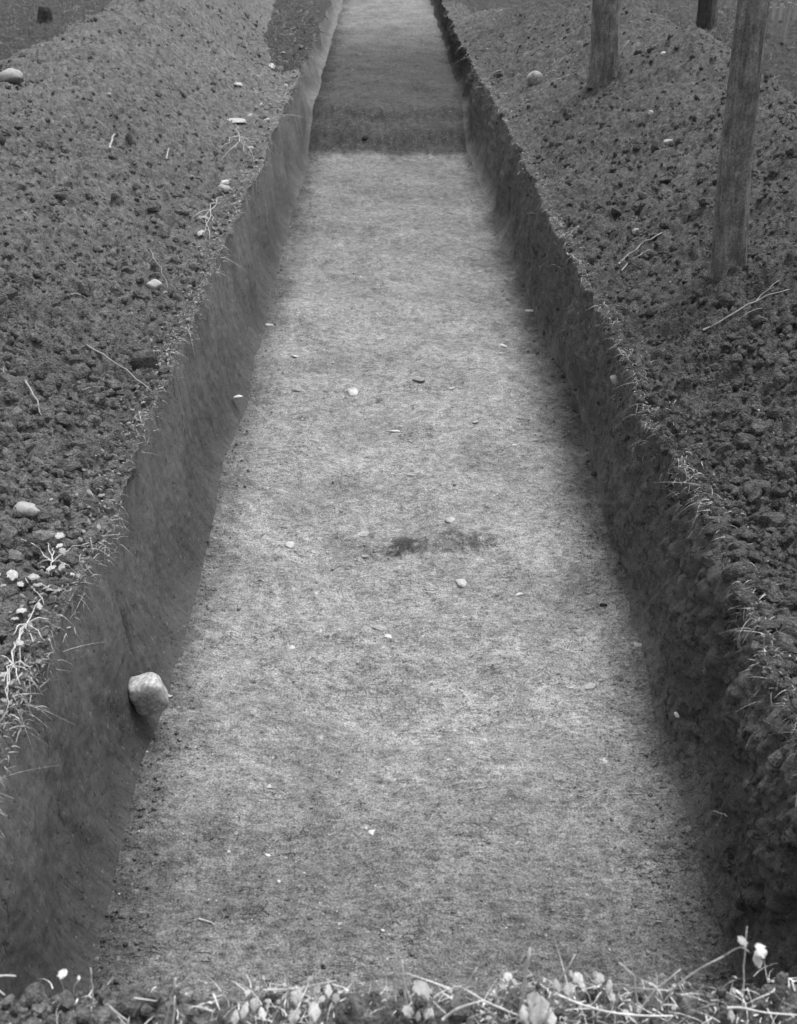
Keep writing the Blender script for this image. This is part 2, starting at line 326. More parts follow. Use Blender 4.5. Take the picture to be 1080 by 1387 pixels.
tag(link('trench_wall', grid('trench_wall', WR, M['wall_r'], None, True)), kind='structure')
t = np.linspace(0, 1, 270)[None, :]; FX = fL[:, None]+(fR-fL)[:, None]*t; FY = np.repeat(yw[:, None], 270, 1)
FZ = floor_z(FY)+floor_relief(FX, FY)
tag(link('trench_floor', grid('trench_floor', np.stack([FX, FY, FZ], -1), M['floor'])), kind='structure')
# ground beyond the trench's far end
bx = np.linspace(PL[nw-1, 0, 0], PR[nw-1, 0, 0], 12); by = ys[nw-1:]
BX = PL[nw-1:, :1, 0]+(PR[nw-1:, :1, 0]-PL[nw-1:, :1, 0])*np.linspace(0, 1, 12)[None]; BY = np.repeat(by[:, None], 12, 1)
BZ = PL[nw-1:, :1, 2]*(1-np.linspace(0, 1, 12))+PR[nw-1:, :1, 2]*np.linspace(0, 1, 12)
tag(link('ground', grid('ground', np.stack([BX, BY, BZ], -1), M['ground'])), kind='structure')
# near bank on which the camera stands, and the trench's near end wall
def near_lip(x): return Y0+.012*pn(x, x*0, .12, 81)-.016
def bank_z(x, y):
    return outside_z(x, np.minimum(y, Y0))*(np.abs(x) > .8)+(np.abs(x) <= .8)*(clump(x, y)*1.0)+.012
bxs = np.concatenate([-np.geomspace(1.3, 200, 20)[::-1], np.linspace(-1.25, 1.25, 620), np.geomspace(1.3, 200, 20)])
bys = np.concatenate([-np.geomspace(.2, 200, 18)[::-1], np.linspace(0, .8, 12), np.linspace(.82, Y0, 130)])
X, Y = np.meshgrid(bxs, bys); k = sstep(.95, Y0, Y); Y = Y+(near_lip(X)-Y0)*k
Zb = np.where(np.abs(X) < 1.0, clump(X, Y), 0); a = sstep(.70, .95, np.abs(X)); Zb = clump(X, Y)*(1-a)+outside_z(X, Y)*a+.0
P = np.stack([X, Y, Zb], -1)
# tuck the last row down as the end wall
drop = P[-1:].copy(); wall_rows = []
for s in (.01, .03, .08, .2, .4, .6, .85): 
    r_ = drop.copy(); r_[..., 2] = r_[..., 2]-s; r_[..., 1] = r_[..., 1]+.03*s; wall_rows.append(r_)
tag(link('near_bank', grid('near_bank', P, M['soil'])), kind='structure')
tag(link('trench_wall', grid('trench_wall', np.concatenate([drop]+wall_rows, 0), M['wall_r'])), kind='structure')

# ---------------------------------------------------------------- lumps: clods, crumbs, stones
import bmesh
def ico(sub):
    b = bmesh.new(); bmesh.ops.create_icosphere(b, subdivisions=sub, radius=1); V = np.array([v.co[:] for v in b.verts]); Fc = np.array([[v.index for v in f.verts] for f in b.faces]); b.free(); return V, Fc
ICO = {k: ico(k) for k in (1, 2, 3, 4)}
def lump(sub, seed, amp=.22, flat=.75, cut=3):
    """a rounded lump with a few broken faces"""
    r = np.random.default_rng(seed); V, Fc = ICO[sub]; V = V.copy()
    for _ in range(cut):
        d = r.normal(size=3); d /= np.linalg.norm(d); c = r.uniform(.45, .82); s = V@d; V = V-np.maximum(0, s-c)[:, None]*d*.92
    for f, a in ((1.3, amp), (2.9, amp*.6), (6, amp*.22), (12, amp*.16))[:4 if sub > 2 else 3]:
        q = r.normal(size=(4, 3))*f; ph = r.uniform(0, 6, 4); V = V*(1+a*.5*np.sin(V@q.T+ph).mean(1)[:, None]*1.6)
    V = V*np.array([1, r.uniform(.7, 1), flat*r.uniform(.8, 1.1)]); return V, Fc
def rotm(a, b, c): return np.array(Matrix.Rotation(a, 3, 'Z') @ Matrix.Rotation(b, 3, 'X') @ Matrix.Rotation(c, 3, 'Y'))
CL = {}
def clod_meshes(m, key):
    CL[key] = [mesh_np('clod', *lump(2, 100+i, .42, .78, 9), m, 3) for i in range(14)]
clod_meshes(M['clod_l'], 'l'); clod_meshes(M['clod_r'], 'r')
SMALL = [lump(1, 300+i, .3, .8, 1) for i in range(12)]; MED = [lump(2, 400+i, .42, .8, 7) for i in range(12)]
def scatter(parent, key, xf, n, ymin, ymax, med, matl, hf, seed, crumbs='soil_crumbs', nobj=300, edge=.0, xmax=None):
    r = np.random.default_rng(seed)
    q = r.uniform(1/(ymax+1)**.9, 1/(ymin+1)**.9, n); y = (1/q)**(1/.9)-1
    x = xf(r, y); d = y*cp+1.4*sp
    rad = med*np.exp(r.normal(0, .52, n))*(.75+.5*np.clip(pn(x, y, .6, seed)+.5, 0, 1.4)); rad = np.clip(rad*(1+.25*sstep(4.2, 2, y)), .003, .042)
    keep = (rad/d*1100 > .9) & ((hf(x, y) > .015) | (np.minimum(np.abs(x-lipL(y)), np.abs(x-lipR(y))) < .22)); x, y, rad, d = x[keep], y[keep], rad[keep], d[keep]
    z = surf_z(x, y); order = np.argsort(-rad/d); big = order[:nobj]; rest = order[nobj:]
    for j, i in enumerate(big):
        o = link('clod', CL[key][j % 14], parent, (x[i], y[i], z[i]-rad[i]*.05), (r.uniform(-.5, .5), r.uniform(-.5, .5), r.uniform(0, 6.28)), rad[i]*np.array([1, 1, .85]))
    parts = []
    for i in rest:
        pxr = rad[i]/d[i]*1100; V, Fc = (MED if pxr > 6 else SMALL)[r.integers(12)]
        Rm = rotm(*r.uniform(-3, 3, 3)); parts.append(((V*rad[i])@Rm.T+np.array([x[i], y[i], z[i]+rad[i]*.0]), Fc))
    V, Fc = join_parts(parts); o = link(crumbs, mesh_np(crumbs, V, Fc, matl, 3), parent); tag(o, kind='stuff'); return len(rest), len(Fc)
def xl(r, y): 
    Wd = np.clip(.395*(y*cp+.7)-.8, .2, 6)+.1; return lipL(y)-.015-Wd*r.uniform(0, 1, len(y))
def xr(r, y): 
    Wd = np.clip(.395*(y*cp+.7)-.8, .2, 6)+.1; return lipR(y)-.02+Wd*r.uniform(0, 1, len(y))
print('left', scatter(heap_l, 'l', xl, 10500, 1.3, 15, .0105, M['soil'], heapL, 11))
print('right', scatter(heap_r, 'r', xr, 10500, 1.3, 14, .0105, M['soil_r'], heapR, 12))
def crumbs_free(name, xs, ysn, zs, rads, m, seed):
    r = np.random.default_rng(seed); parts = []
    for x, y, z, q in zip(xs, ysn, zs, rads):
        V, Fc = SMALL[r.integers(12)]; parts.append(((V*q)@rotm(*r.uniform(-3, 3, 3)).T+np.array([x, y, z+q*.3]), Fc))
    V, Fc = join_parts(parts); return tag(link(name, mesh_np(name, V, Fc, m, 3)), kind='stuff')
# crumbs lying on the floor, thicker at the foot of the right wall
n = 1900; r = np.random.default_rng(21); y = rows(4000, 1.4, 10.5, 2.3)[r.integers(0, 4000, n)]; side = r.random(n)
x = np.where(side < .5, ftR(y)-.02-np.abs(r.normal(0, .10, n)), np.where(side < .88, ftL(y)+.0+np.abs(r.normal(0, .06, n)), r.uniform(-.7, .75, n)))
tag(crumbs_free('floor_crumbs', x, y, floor_z(y)+floor_relief(x, y), np.clip(.0034*np.exp(r.normal(0, .45, n)), .002, .010), M['floor'], 22), 'small crumbs of soil lying on the trench floor', 'soil crumbs')
n = 420; y = rows(4000, 1.5, 9, 2.3)[r.integers(0, 4000, n)]; x = r.normal(-.02, .33, n); x = np.clip(x, -.7, .72)
tag(crumbs_free('pale_grit', x, y, floor_z(y)+floor_relief(x, y)-.001, np.clip(.0028*np.exp(r.normal(0, .45, n))*(.7+.12*y), .002, .009), M['stone'], 24), 'pale grit scattered in the trench floor', 'grit')
n = 900; x = r.uniform(-1.0, 1.0, n); y = r.uniform(.9, Y0-.01, n)
x = np.concatenate([x, r.uniform(-.95, -.4, 260)]); y = np.concatenate([y, r.uniform(1.0, Y0-.01, 260)]); n = 1160
tag(crumbs_free('bank_crumbs', x, y, clump(x, y)*(np.abs(x) < .8)+outside_z(x, y)*(np.abs(x) >= .8), np.clip(np.where(np.arange(n) < 900, .006, .012)*np.exp(r.normal(0, .5, n)), .002, .024), M['soil'], 23), 'soil crumbs on the near bank at the bottom of the picture', 'soil crumbs')

# ---------------------------------------------------------------- blades, stalks, leaves
def ribbons(B, D, Lh, Wd, droop, seed=0, seg=4):
    """N curved blades; B base points, D unit directions"""
    r = np.random.default_rng(seed); N = len(B); side = np.cross(D, r.normal(size=(N, 3))); side /= np.linalg.norm(side, axis=1)[:, None]+1e-9
    bend = r.normal(size=(N, 3))*.35; s = np.linspace(0, 1, seg+1)
    V = np.zeros((N, seg+1, 2, 3))
    for k, t_ in enumerate(s):
        c = B+D*(Lh*t_)[:, None]+bend*(Lh*t_**2)[:, None]; c[:, 2] -= droop*Lh*t_**2
        wv = side*(Wd*(1-.85*t_))[:, None]; V[:, k, 0] = c-wv; V[:, k, 1] = c+wv
    base = (np.arange(N)*(seg+1)*2)[:, None]; F = []
    for k in range(seg): F.append(np.stack([base[:, 0]+2*k, base[:, 0]+2*k+1, base[:, 0]+2*k+3, base[:, 0]+2*k+2], 1))
    return V.reshape(-1, 3), np.concatenate(F)
def fringe(name, lipf, side, n, ya, yb, m, seed, label, L0=.035, spread=.06, wdt=.0011, gate=.15):
    r = np.random.default_rng(seed); y = rows(8000, ya, yb, 1.6)[r.integers(0, 8000, n)]
    keep = pn(y, y*0+side, .28, seed)+.25*r.normal(size=n) > gate-.3; y = y[keep]; n = len(y)
    x = lipf(y)+side*(np.abs(r.normal(0, spread, n))-.012); z = surf_z(x, y)+r.uniform(0, .018, n)*(spread < .1)
    D = r.normal(size=(n, 3)); D[:, 2] = np.abs(D[:, 2])*.5+.15; D[:, 0] -= side*.5; D /= np.linalg.norm(D, axis=1)[:, None]
    V, Fc = ribbons(np.stack([x, y, z], 1), D, L0*np.exp(r.normal(0, .45, n)), wdt*np.exp(r.normal(0, .3, n))*(1+y*.10), .9, seed)
    return tag(link(name, mesh_np(name, V, Fc, m, 4)), label, 'grass', kind='stuff')
fringe('root_fringe', lipL, -1, 4200, 1.5, 11, M['grass'], 31, 'dry grass roots and straws along the left lip of the trench', .026, .045)
fringe('root_fringe', lipR, 1, 5200, 1.6, 12, M['grass'], 32, 'fringe of short dry grass along the right lip of the trench', .026, .05, .0010, .05)
fringe('lip_grass', lipL, -1, 1500, 9, 17, M['grass_d'], 33, 'dark rough grass left of the trench at its far end', .07, .6, .002, 0)
fringe('lip_grass', lipR, 1, 1800, 9, 17, M['grass_d'], 34, 'dull grass right of the trench at its far end', .06, .8, .002, 0)

def tube(pts, r0, r1=None, n=6, jit=0, seed=0):
    r1 = r0 if r1 is None else r1; pts = [Vector(p) for p in pts]; V = []; F = []; rr = random.Random(seed)
    for i, p in enumerate(pts):
        tdir = (pts[min(i+1, len(pts)-1)]-pts[max(i-1, 0)]).normalized(); a = tdir.orthogonal().normalized(); b = tdir.cross(a)
        q = (r0+(r1-r0)*i/(len(pts)-1))*(1+jit*rr.uniform(-1, 1))
        for k in range(n): th = 2*math.pi*k/n; V.append(p+(a*math.cos(th)+b*math.sin(th))*q)
    for i in range(len(pts)-1):
        for k in range(n): F.append((i*n+k, i*n+(k+1) % n, (i+1)*n+(k+1) % n, (i+1)*n+k))
    for e in (0, len(pts)-1):                                  # close the ends
        c = len(V); V.append(pts[e].copy())
        for k in range(0, n):
            F.append((c, e*n+k, e*n+(k+1) % n, c) if False else (c, e*n+k, e*n+(k+1) % n))
    return V, F
def mesh_py(name, V, F, m, smooth=True):
    me = bpy.data.meshes.new(name); me.from_pydata([tuple(v) for v in V], [], F); me.update(); me.materials.append(m)
    for p in me.polygons: p.use_smooth = smooth
    return me
def curve_pts(a, b, n=7, sag=0, wob=.01, seed=0, lift=0):
    rr = random.Random(seed); a, b = Vector(a), Vector(b); L = (b-a).length; out = []
    for i in range(n):
        t_ = i/(n-1); p = a.lerp(b, t_); p += Vector((rr.uniform(-1, 1), rr.uniform(-1, 1), rr.uniform(-.6, .6)))*wob*L*(0 < i < n-1)
        p.z += math.sin(math.pi*t_)*sag+lift; out.append(p)
    return out
def stick(name, p1, p2, rad, m, label, cat, group=None, seed=0, sag=.012, wob=.02, taper=.6, fork=False, mode='ground'):
    a = at(*p1) if len(p1) == 2 else Vector(p1); b = at(*p2) if len(p2) == 2 else Vector(p2)
    pts = curve_pts(a, b, 9, sag, wob, seed, rad*1.0+.004); o0 = a
    V, F = tube([p-o0 for p in pts], rad, rad*taper, 6, .15, seed)
    if fork:
        q = pts[5]; e = q+(b-a)*.28+Vector((.0, .03, .03)); V2, F2 = tube([p-o0 for p in curve_pts(q, e, 5, .005, .03, seed+1)], rad*.6, rad*.3, 5)
        k = len(V); V += V2; F += [tuple(i+k for i in f) for f in F2]
    return tag(link(name, mesh_py(name, V, F, m), None, o0), label, cat, group)
def leaf_mesh(m, w=1.0, notch=.0, cup=.15, name='leaf', seed=0, lobes=0):
    """leaf lying in XY, stalk end at origin, unit length along +Y, folded along a sunken midrib, its edge wavy"""
    rr = random.Random(seed); nr_, nc_ = 9, 7; V = []; F = []; ph = rr.uniform(0, 6)
    for i in range(nr_):
        t_ = i/(nr_-1); y = .02+.96*t_; hw = .5*w*math.sin(math.pi*min(1, (t_*.93+.05)))**.62
        if lobes: hw *= .62+.38*abs(math.sin(t_*math.pi*lobes+.5))
        hw *= 1+rr.uniform(-.14, .12)
        for j in range(nc_):
            u = (j-3)/3; x = u*hw*(1+.08*math.sin(i*2.1+ph)*(1 if u > 0 else -1))
            yy = y-notch*(t_ > .8)*(1-abs(u))*(t_-.8)*5+.05*abs(u)*(1 if t_ < .2 else -1)
            z = cup*abs(u)*w*.5-.10*abs(u)**3*cup*4+.05*math.sin(i*1.7+ph+3*u)*abs(u)-.35*cup*(t_-.35)**2*2+rr.uniform(-.008, .008)+.012*math.sin(i*math.pi)*abs(u)
            V.append(Vector((x, yy, z)))
    for i in range(nr_-1):
        for j in range(nc_-1):
            a = i*nc_+j; F += [(a, a+1, a+nc_+1), (a, a+nc_+1, a+nc_)]
    return mesh_py(name, V, F, m)
LEAF = [leaf_mesh(M['leaf'], .78, .18, .45, seed=1), leaf_mesh(M['leaf'], .50, 0, .5, seed=2), leaf_mesh(M['leaf'], .85, .08, .5, seed=3, lobes=3)]
LEAFD = [leaf_mesh(M['leaf_d'], .7, 0, .8, seed=4, lobes=2), leaf_mesh(M['leaf_d'], .45, 0, .9, seed=5)]
def litter(name, pos, m_list, sizes, seed, label):
    r = np.random.default_rng(seed); parts = []
    for p, s in zip(pos, sizes):
        me = m_list[r.integers(len(m_list))]; V = np.array([v.co[:] for v in me.vertices]); V = (V-np.array([0, .5, 0]))*s
        Fc = np.array([tuple(f.vertices) for f in me.polygons]); parts.append((V@rotm(r.uniform(0, 6.3), r.normal(0, .45), r.normal(0, .45)).T+p, Fc))
    V, Fc = join_parts(parts); return tag(link(name, mesh_np(name, V, Fc, m_list[0].materials[0], 3)), label, 'leaf litter', kind='stuff')

# leaf litter and straws on the near bank and on the left lip
r = np.random.default_rng(50); n = 120; x = np.concatenate([r.uniform(-.35, .85, 40), r.normal(.25, .12, 45), r.normal(-.17, .05, 35)]); y = r.uniform(1.02, 1.20, n); z = surf_z(x, y)+r.uniform(.005, .035, n)
litter('leaf_litter', np.stack([x, y, z], 1), LEAF[1:], r.uniform(.006, .014, n), 51, 'small pale leaves strewn along the near edge of the trench')
n = 340; y = rows(3000, 1.6, 11, 1.6)[r.integers(0, 3000, n)]; x = lipL(y)-.01-np.abs(r.normal(0, .07, n)); z = surf_z(x, y)+r.uniform(.008, .030, n)
litter('leaf_litter', np.stack([x, y, z], 1), LEAFD, r.uniform(.010, .028, n)*(.8+.05*y), 52, 'dead leaves lying along the left lip of the trench')
n = 90; y = rows(3000, 1.6, 11, 1.6)[r.integers(0, 3000, n)]; x = lipR(y)+.0+np.abs(r.normal(0, .25, n)); z = surf_z(x, y)+.004
litter('leaf_litter', np.stack([x, y, z], 1), LEAFD, r.uniform(.008, .02, n)*(.8+.05*y), 53, 'dead leaves lying on the right spoil bank')
n = 2000; x = np.concatenate([r.uniform(-.9, .95, 700), r.normal(.28, .18, 700), r.normal(-.18, .07, 300), r.normal(.75, .12, 300)]); y = r.uniform(1.0, 1.20, n); z = surf_z(x, np.minimum(y, Y0-.01))
D = r.normal(size=(n, 3)); D[:, 2] = np.abs(D[:, 2])*.35+.05; D /= np.linalg.norm(D, axis=1)[:, None]
V, Fc = ribbons(np.stack([x, y, z], 1), D, np.minimum(.028*np.exp(r.normal(0, .5, n)), .065), .0010*np.exp(r.normal(0, .3, n)), .5, 55)
tag(link('straw_litter', mesh_np('straw_litter', V, Fc, M['straw'], 4)), 'tangle of short dry straws along the near edge of the trench', 'straw', kind='stuff')

DL = [(330, 120, 'pale dead leaf directly above the flat turf slab on the left lip'), (352, 130, 'pale dead leaf up right of the flat turf slab'), (372, 96, 'dead leaf near the lip, farther along than the turf slab'),
 (386, 118, 'dead leaf right at the lip, level with the turf slab'), (365, 165, 'dead leaf between the root spray and the lip'), (298, 255, 'dead leaf on the left lip midway between the two root tufts'),
 (315, 262, 'dead leaf at the very lip beyond the lower root tuft'), (262, 243, 'dead leaf lying up slope of the lower root tuft'), (380, 76, 'farthest dead leaf, near the end of the left lip litter'),
 (266, 300, 'dead leaf just left of the lower root tuft'), (345, 205, 'dead leaf hanging at the lip beside the root spray'), (277, 318, 'dead leaf below the lower root tuft')]
for i, (px, py, lb) in enumerate(DL):
    p = at(px, py, .02); rr = random.Random(i); L = rr.uniform(.05, .10)
    tag(link('dead_leaf', LEAFD[i % 2], None, p, (rr.uniform(-.2, .6), rr.uniform(-.5, .5), rr.uniform(0, 6)), L), lb, 'leaf', 'dead leaves along the upper left lip')
# single stalks of the near edge (ends measured on the photograph, put at the bank's distance)
def nb(px, py, y=1.14): return at_y(px, py, y)
def bank(px, y=1.14):
    p = at_y(px, 1340, y); z = float(surf_z(p.x, min(y, Y0-.01))[0]); return Vector((p.x*1.0, y, z-.004))
def stalk(base_px, tip, rad, label, y=1.14, ytip=None, seed=0, sag=.0, mid=None, m='straw', wob=.012):
    b = bank(base_px, y); t_ = nb(*tip, ytip or y); pts = [b]
    if mid: pts = curve_pts(b, nb(*mid, y), 5, sag, wob, seed)[:-1]+curve_pts(nb(*mid, y), t_, 5, sag*.5, wob, seed+1)
    else: pts = curve_pts(b, t_, 7, sag, wob, seed)
    V, F = tube([p-b for p in pts], rad, rad*.55, 6, .1, seed)
    return tag(link('grass_stalk', mesh_py('grass_stalk', V, F, M[m]), None, b), label, 'stalk', 'single dry stalks standing along the near edge')
SG = [
 (212, (238, 1325), .0017, 'taller leaning straw of the pair left of centre at the near edge', 1.12, None),
 (222, (237, 1350), .0019, 'shorter leaning straw of the pair left of centre at the near edge', 1.10, None),
 (122, (123, 1311), .0013, 'tiny upright stub of straw at the near left corner of the trench', 1.17, None),
 (552, (545, 1300), .0015, 'upright straw just left of the big round leaf', 1.15, None),
 (558, (548, 1330), .0011, 'thin bent blade behind the round leaf', 1.16, None),
 (388, (391, 1278), .0011, 'faint tall thin stem left of the clover-like clump', 1.16, None),
 (428, (434, 1311), .0009, 'short thin stem rising from the left leaf clump', 1.16, None),
 (614, (647, 1310), .0016, 'slanting straw leaning right beside the round leaf', 1.15, None),
 (640, (646, 1325), .0017, 'short thick stalk right of the slanting straw', 1.14, None),
 (706, (718, 1285), .0030, 'broad grass blade standing by the star-shaped leaf', 1.13, None),
 (733, (779, 1293), .0014, 'straight pale straw pointing up right from the big star-shaped leaf', 1.13, None),
 (868, (838, 1303), .0012, 'curved straw leaning left, right of centre at the near edge', 1.15, (860, 1322)),
 (872, (922, 1313), .0013, 'short straw leaning right under the long curved stem', 1.15, (886, 1342)),
 (1011, (1012, 1255), .0011, 'thin vertical stem crossing the sprout at the lower right', 1.16, None)]
for i, (bp_, tp, rd, lb, yy, md) in enumerate(SG): stalk(bp_, tp, rd*1.25, lb, yy, seed=60+i, mid=md)
def lying(name, pix, rad, label, y=1.12, m='straw', seed=0, cat='stalk', group='straws lying along the near edge', up=.012):
    pts = []
    for i, (a, b) in enumerate(pix):
        p = at_y(a, b, y); z = float(surf_z(p.x, p.y)[0]); p.z = max(p.z, z+rad); pts.append(p)
    dense = []
    for i in range(len(pts)-1):
        for k in range(4): dense.append(pts[i].lerp(pts[i+1], k/4))
    dense.append(pts[-1])
    for _ in range(2): dense = [dense[0]]+[(dense[i-1]+dense[i]*2+dense[i+1])/4 for i in range(1, len(dense)-1)]+[dense[-1]]
    V, F = tube([p-pts[0] for p in dense], rad, rad*.6, 6, .1, seed); return tag(link(name, mesh_py(name, V, F, M[m]), None, pts[0]), label, cat, group)
lying('grass_stalk', [(752, 1346), (785, 1360), (822, 1371), (868, 1376), (912, 1376)], .0021, 'long pale straw running right from the star-shaped leaf along the near edge', 1.12)
lying('grass_stalk', [(985, 1365), (1003, 1364), (1035, 1372), (1085, 1375)], .0019, 'straw lying at the lower right corner of the picture', 1.10)
lying('grass_stalk', [(356, 1341), (400, 1340), (455, 1328)], .0013, 'thin straw lying across the top of the left leaf clump', 1.15)
lying('grass_stalk', [(600, 1381), (618, 1366), (655, 1355)], .0024, 'thick bent pale straw right of the round leaf', 1.10)
lying('grass_stalk', [(630, 1340), (660, 1358), (718, 1382)], .0018, 'straw sloping down right towards the star-shaped leaf', 1.11)
lying('grass_stalk', [(145, 1360), (158, 1372), (175, 1384)], .0018, 'short straw lying left of the leaning pair', 1.10)
lying('grass_stalk', [(182, 1352), (200, 1354), (212, 1356)], .0013, 'fine horizontal straw behind the leaning pair', 1.13)
lying('grass_stalk', [(0, 1322), (10, 1321), (22, 1322)], .0016, 'cut straw poking in at the left border above the near edge', 1.15)
lying('grass_stalk', [(895, 1361), (915, 1361)], .0014, 'very short straw at the foot of the long curved stem', 1.14)

def plant(name, base, leaves, label, cat='weed', stem=None, y=1.14, group=None, m='straw', mats=None):
    """leaves: (pixel x, pixel y, length m, facing) ; each leaf and its stalk are parts"""
    b = base if isinstance(base, Vector) else bank(base, y); e = bpy.data.objects.new(name, None); COL.objects.link(e); e.location = b
    e.empty_display_size = .02; tag(e, label, cat, group)
    if stem:
        pts = [Vector((0, 0, 0))]+[nb(*s, y)-b for s in stem]; dense = []
        for i in range(len(pts)-1):
            for k in range(4): dense.append(pts[i].lerp(pts[i+1], k/4))
        dense.append(pts[-1])
        for _ in range(3): dense = [dense[0]]+[(dense[i-1]+dense[i]*2+dense[i+1])/4 for i in range(1, len(dense)-1)]+[dense[-1]]
        V, F = tube(dense, .0016, .0010, 6); link('stem', mesh_py('stem', V, F, M['root']), e)
    for i, (px, py, L, k) in enumerate(leaves):
        p = at_y(px, py, y-.004*i)-b; me = (mats or LEAF)[k % len(mats or LEAF)]; rz = random.uniform(-.7, .7)
        L *= 1.2; ro = (random.uniform(.15, .75), rz*.6, rz*.8); c0 = Matrix.Rotation(ro[2], 3, 'Z') @ Matrix.Rotation(ro[1], 3, 'Y') @ Matrix.Rotation(ro[0], 3, 'X') @ Vector((0, L*.5, 0))
        lf = link('leaf', me, e, p-c0, ro, L)
        if not stem:
            V, F = tube(curve_pts(Vector((0, 0, 0)), p-c0, 5, .002, .04, i), .0008, .0006, 5); link('stalk', mesh_py('stalk', V, F, M['root']), e)
    return e
plant('seedling', 85, [(85, 1318, .017, 0), (107, 1324, .008, 1)], 'seedling with one bright round leaf at the near left corner', y=1.16)
plant('clover_clump', 430, [(445, 1341, .020, 1), (429, 1341, .016, 2), (437, 1352, .012, 0), (399, 1375, .024, 2), (402, 1350, .020, 0), (420, 1325, .010, 0), (455, 1352, .014, 2), (426, 1368, .030, 1)], 'clump of small pale leaves left of centre on the near edge', y=1.13)
plant('round_leaved_weed', 575, [(572, 1338, .034, 0), (553, 1369, .020, 0), (580, 1372, .018, 2), (566, 1376, .014, 1)], 'weed with one large round pale leaf standing up at the middle of the near edge', y=1.13)
plant('broad_leaved_weed', 728, [(728, 1368, .045, 2), (712, 1374, .030, 1), (745, 1376, .032, 1), (722, 1352, .026, 0), (755, 1334, .020, 1), (771, 1340, .020, 2)], 'weed with the brightest, star-shaped spread of leaves right of centre on the near edge', y=1.11)
plant('small_leaved_weed', 690, [(688, 1322, .015, 0), (698, 1331, .012, 1), (683, 1334, .011, 2)], 'small-leaved weed just left of the star-shaped leaf', y=1.15)
plant('small_leaved_weed', 780, [(783, 1325, .019, 0), (775, 1319, .013, 1), (788, 1333, .016, 2)], 'small-leaved weed beside the straight pale straw', y=1.15)
plant('small_leaved_weed', 820, [(812, 1325, .017, 2), (824, 1335, .022, 1), (806, 1320, .012, 0), (830, 1350, .016, 0)], 'dull leafy weed left of the curved straw, right of centre', y=1.15, mats=LEAFD+LEAF[:1])
plant('curved_sprout', 893, [(1006, 1274, .018, 0), (1031, 1287, .022, 2), (1027, 1300, .022, 1)], 'long curved stem with three pale leaves at its tip, lower right', stem=[(915, 1335), (950, 1310), (980, 1296), (1003, 1280), (1018, 1292)], y=1.14)
plant('small_leaved_weed', 995, [(995, 1342, .010, 0), (991, 1375, .018, 1)], 'two tiny bright leaves near the lower right corner', y=1.13)
plant('small_leaved_weed', 340, [(330, 1368, .024, 1), (345, 1360, .018, 2), (356, 1372, .02, 1), (318, 1378, .022, 1)], 'bunch of narrow pale leaves left of the clover-like clump', y=1.11)
# weeds on the left lip
def lip_weed(name, px, py, leaves, sprigs, label, seed):
    b = at(px, py); dref = b.y; e = bpy.data.objects.new(name, None); COL.objects.link(e); e.location = b; e.empty_display_size = .03; tag(e, label, 'weed'); rr = random.Random(seed)
    for i, (x_, y_, L) in enumerate(leaves):
        p = at(x_, y_, .038)-b; link('leaf', LEAF[i % 3], e, p, (rr.uniform(.1, .7), rr.uniform(-.4, .4), rr.uniform(0, 6.2)), L)
    for i, (x_, y_) in enumerate(sprigs):
        p = at(x_, y_, .024)-b; q = Vector((0, 0, .022)); V, F = tube(curve_pts(q, p, 6, .012, .05, seed+i), .0018, .0009, 5, .1, i); link('stem', mesh_py('stem', V, F, M['straw']), e)
lip_weed('uprooted_weed', 74, 770, [(77, 742, .030), (88, 752, .030), (90, 768, .028), (78, 782, .034), (104, 793, .022), (84, 790, .03)], [(122, 745), (50, 778), (66, 745), (75, 752), (108, 788), (30, 740), (72, 790)], 'uprooted weed with pale star-like roots on the left lip', 1)
lip_weed('leafy_weed', 45, 805, [(20, 803, .036), (40, 797, .038), (52, 808, .034), (35, 811, .022), (3, 810, .022), (70, 812, .03), (3, 797, .012)], [(25, 787), (62, 830), (80, 812)], 'leafy weed with bright leaves at the left border above the trench lip', 2)
lip_weed('root_tuft', 38, 855, [(40, 842, .03), (58, 843, .026), (30, 855, .022)], [(20, 872), (22, 900), (64, 880), (50, 895), (28, 920), (68, 850), (60, 820), (12, 930)], 'tuft of tangled pale roots hanging on the left lip', 3)
lip_weed('root_tuft', 20, 910, [(36, 886, .022), (14, 928, .024), (16, 945, .014)], [(44, 915), (8, 935), (56, 936), (12, 960), (30, 938), (2, 900), (10, 980), (25, 880)], 'lowest tuft of roots and leaves, at the left border', 4)
lip_weed('root_tuft', 325, 190, [(335, 165, .05), (352, 150, .04), (318, 208, .03)], [(300, 205), (345, 225), (352, 195), (335, 215), (300, 222), (372, 215), (320, 170)], 'spray of pale roots on the upper left lip, beside the flat leaves', 5)
lip_weed('root_tuft', 285, 290, [(273, 346, .03), (268, 337, .024)], [(262, 300), (285, 330), (300, 280), (276, 325), (305, 270), (292, 310)], 'pale roots and two bright leaf scraps halfway up the left lip', 6)

# ---------------------------------------------------------------- sticks and twigs on the heaps and the floor
G1 = 'twigs lying on the left spoil heap'; G2 = 'twigs lying on the right spoil bank'
stick('twig', (118, 470), (207, 535), .0042, M['twig'], 'longest twig on the left heap, lying towards the trench lip', 'twig', G1, 1, .015)
stick('twig', (35, 518), (60, 570), .0040, M['twig'], 'short thick pale twig near the left border', 'twig', G1, 2)
stick('twig', (203, 338), (234, 402), .0022, M['twig'], 'thin twig running down from beside the pale stone on the left heap', 'twig', G1, 3)
stick('twig', (207, 445), (240, 460), .0026, M['twig'], 'small bent twig at the left lip below the pale stone', 'twig', G1, 4, .01, .08)
stick('twig', (112, 531), (150, 529), .0022, M['twig'], 'small horizontal twig just below the longest twig', 'twig', G1, 5)
stick('twig', (96, 402), (118, 408), .0045, M['twig'], 'stubby pale wood chip up slope of the longest twig', 'twig', G1, 6)
stick('twig', (150, 205), (156, 185), .009, M['twig'], 'upright pale wood chip high on the left heap', 'wood chip', None, 7)
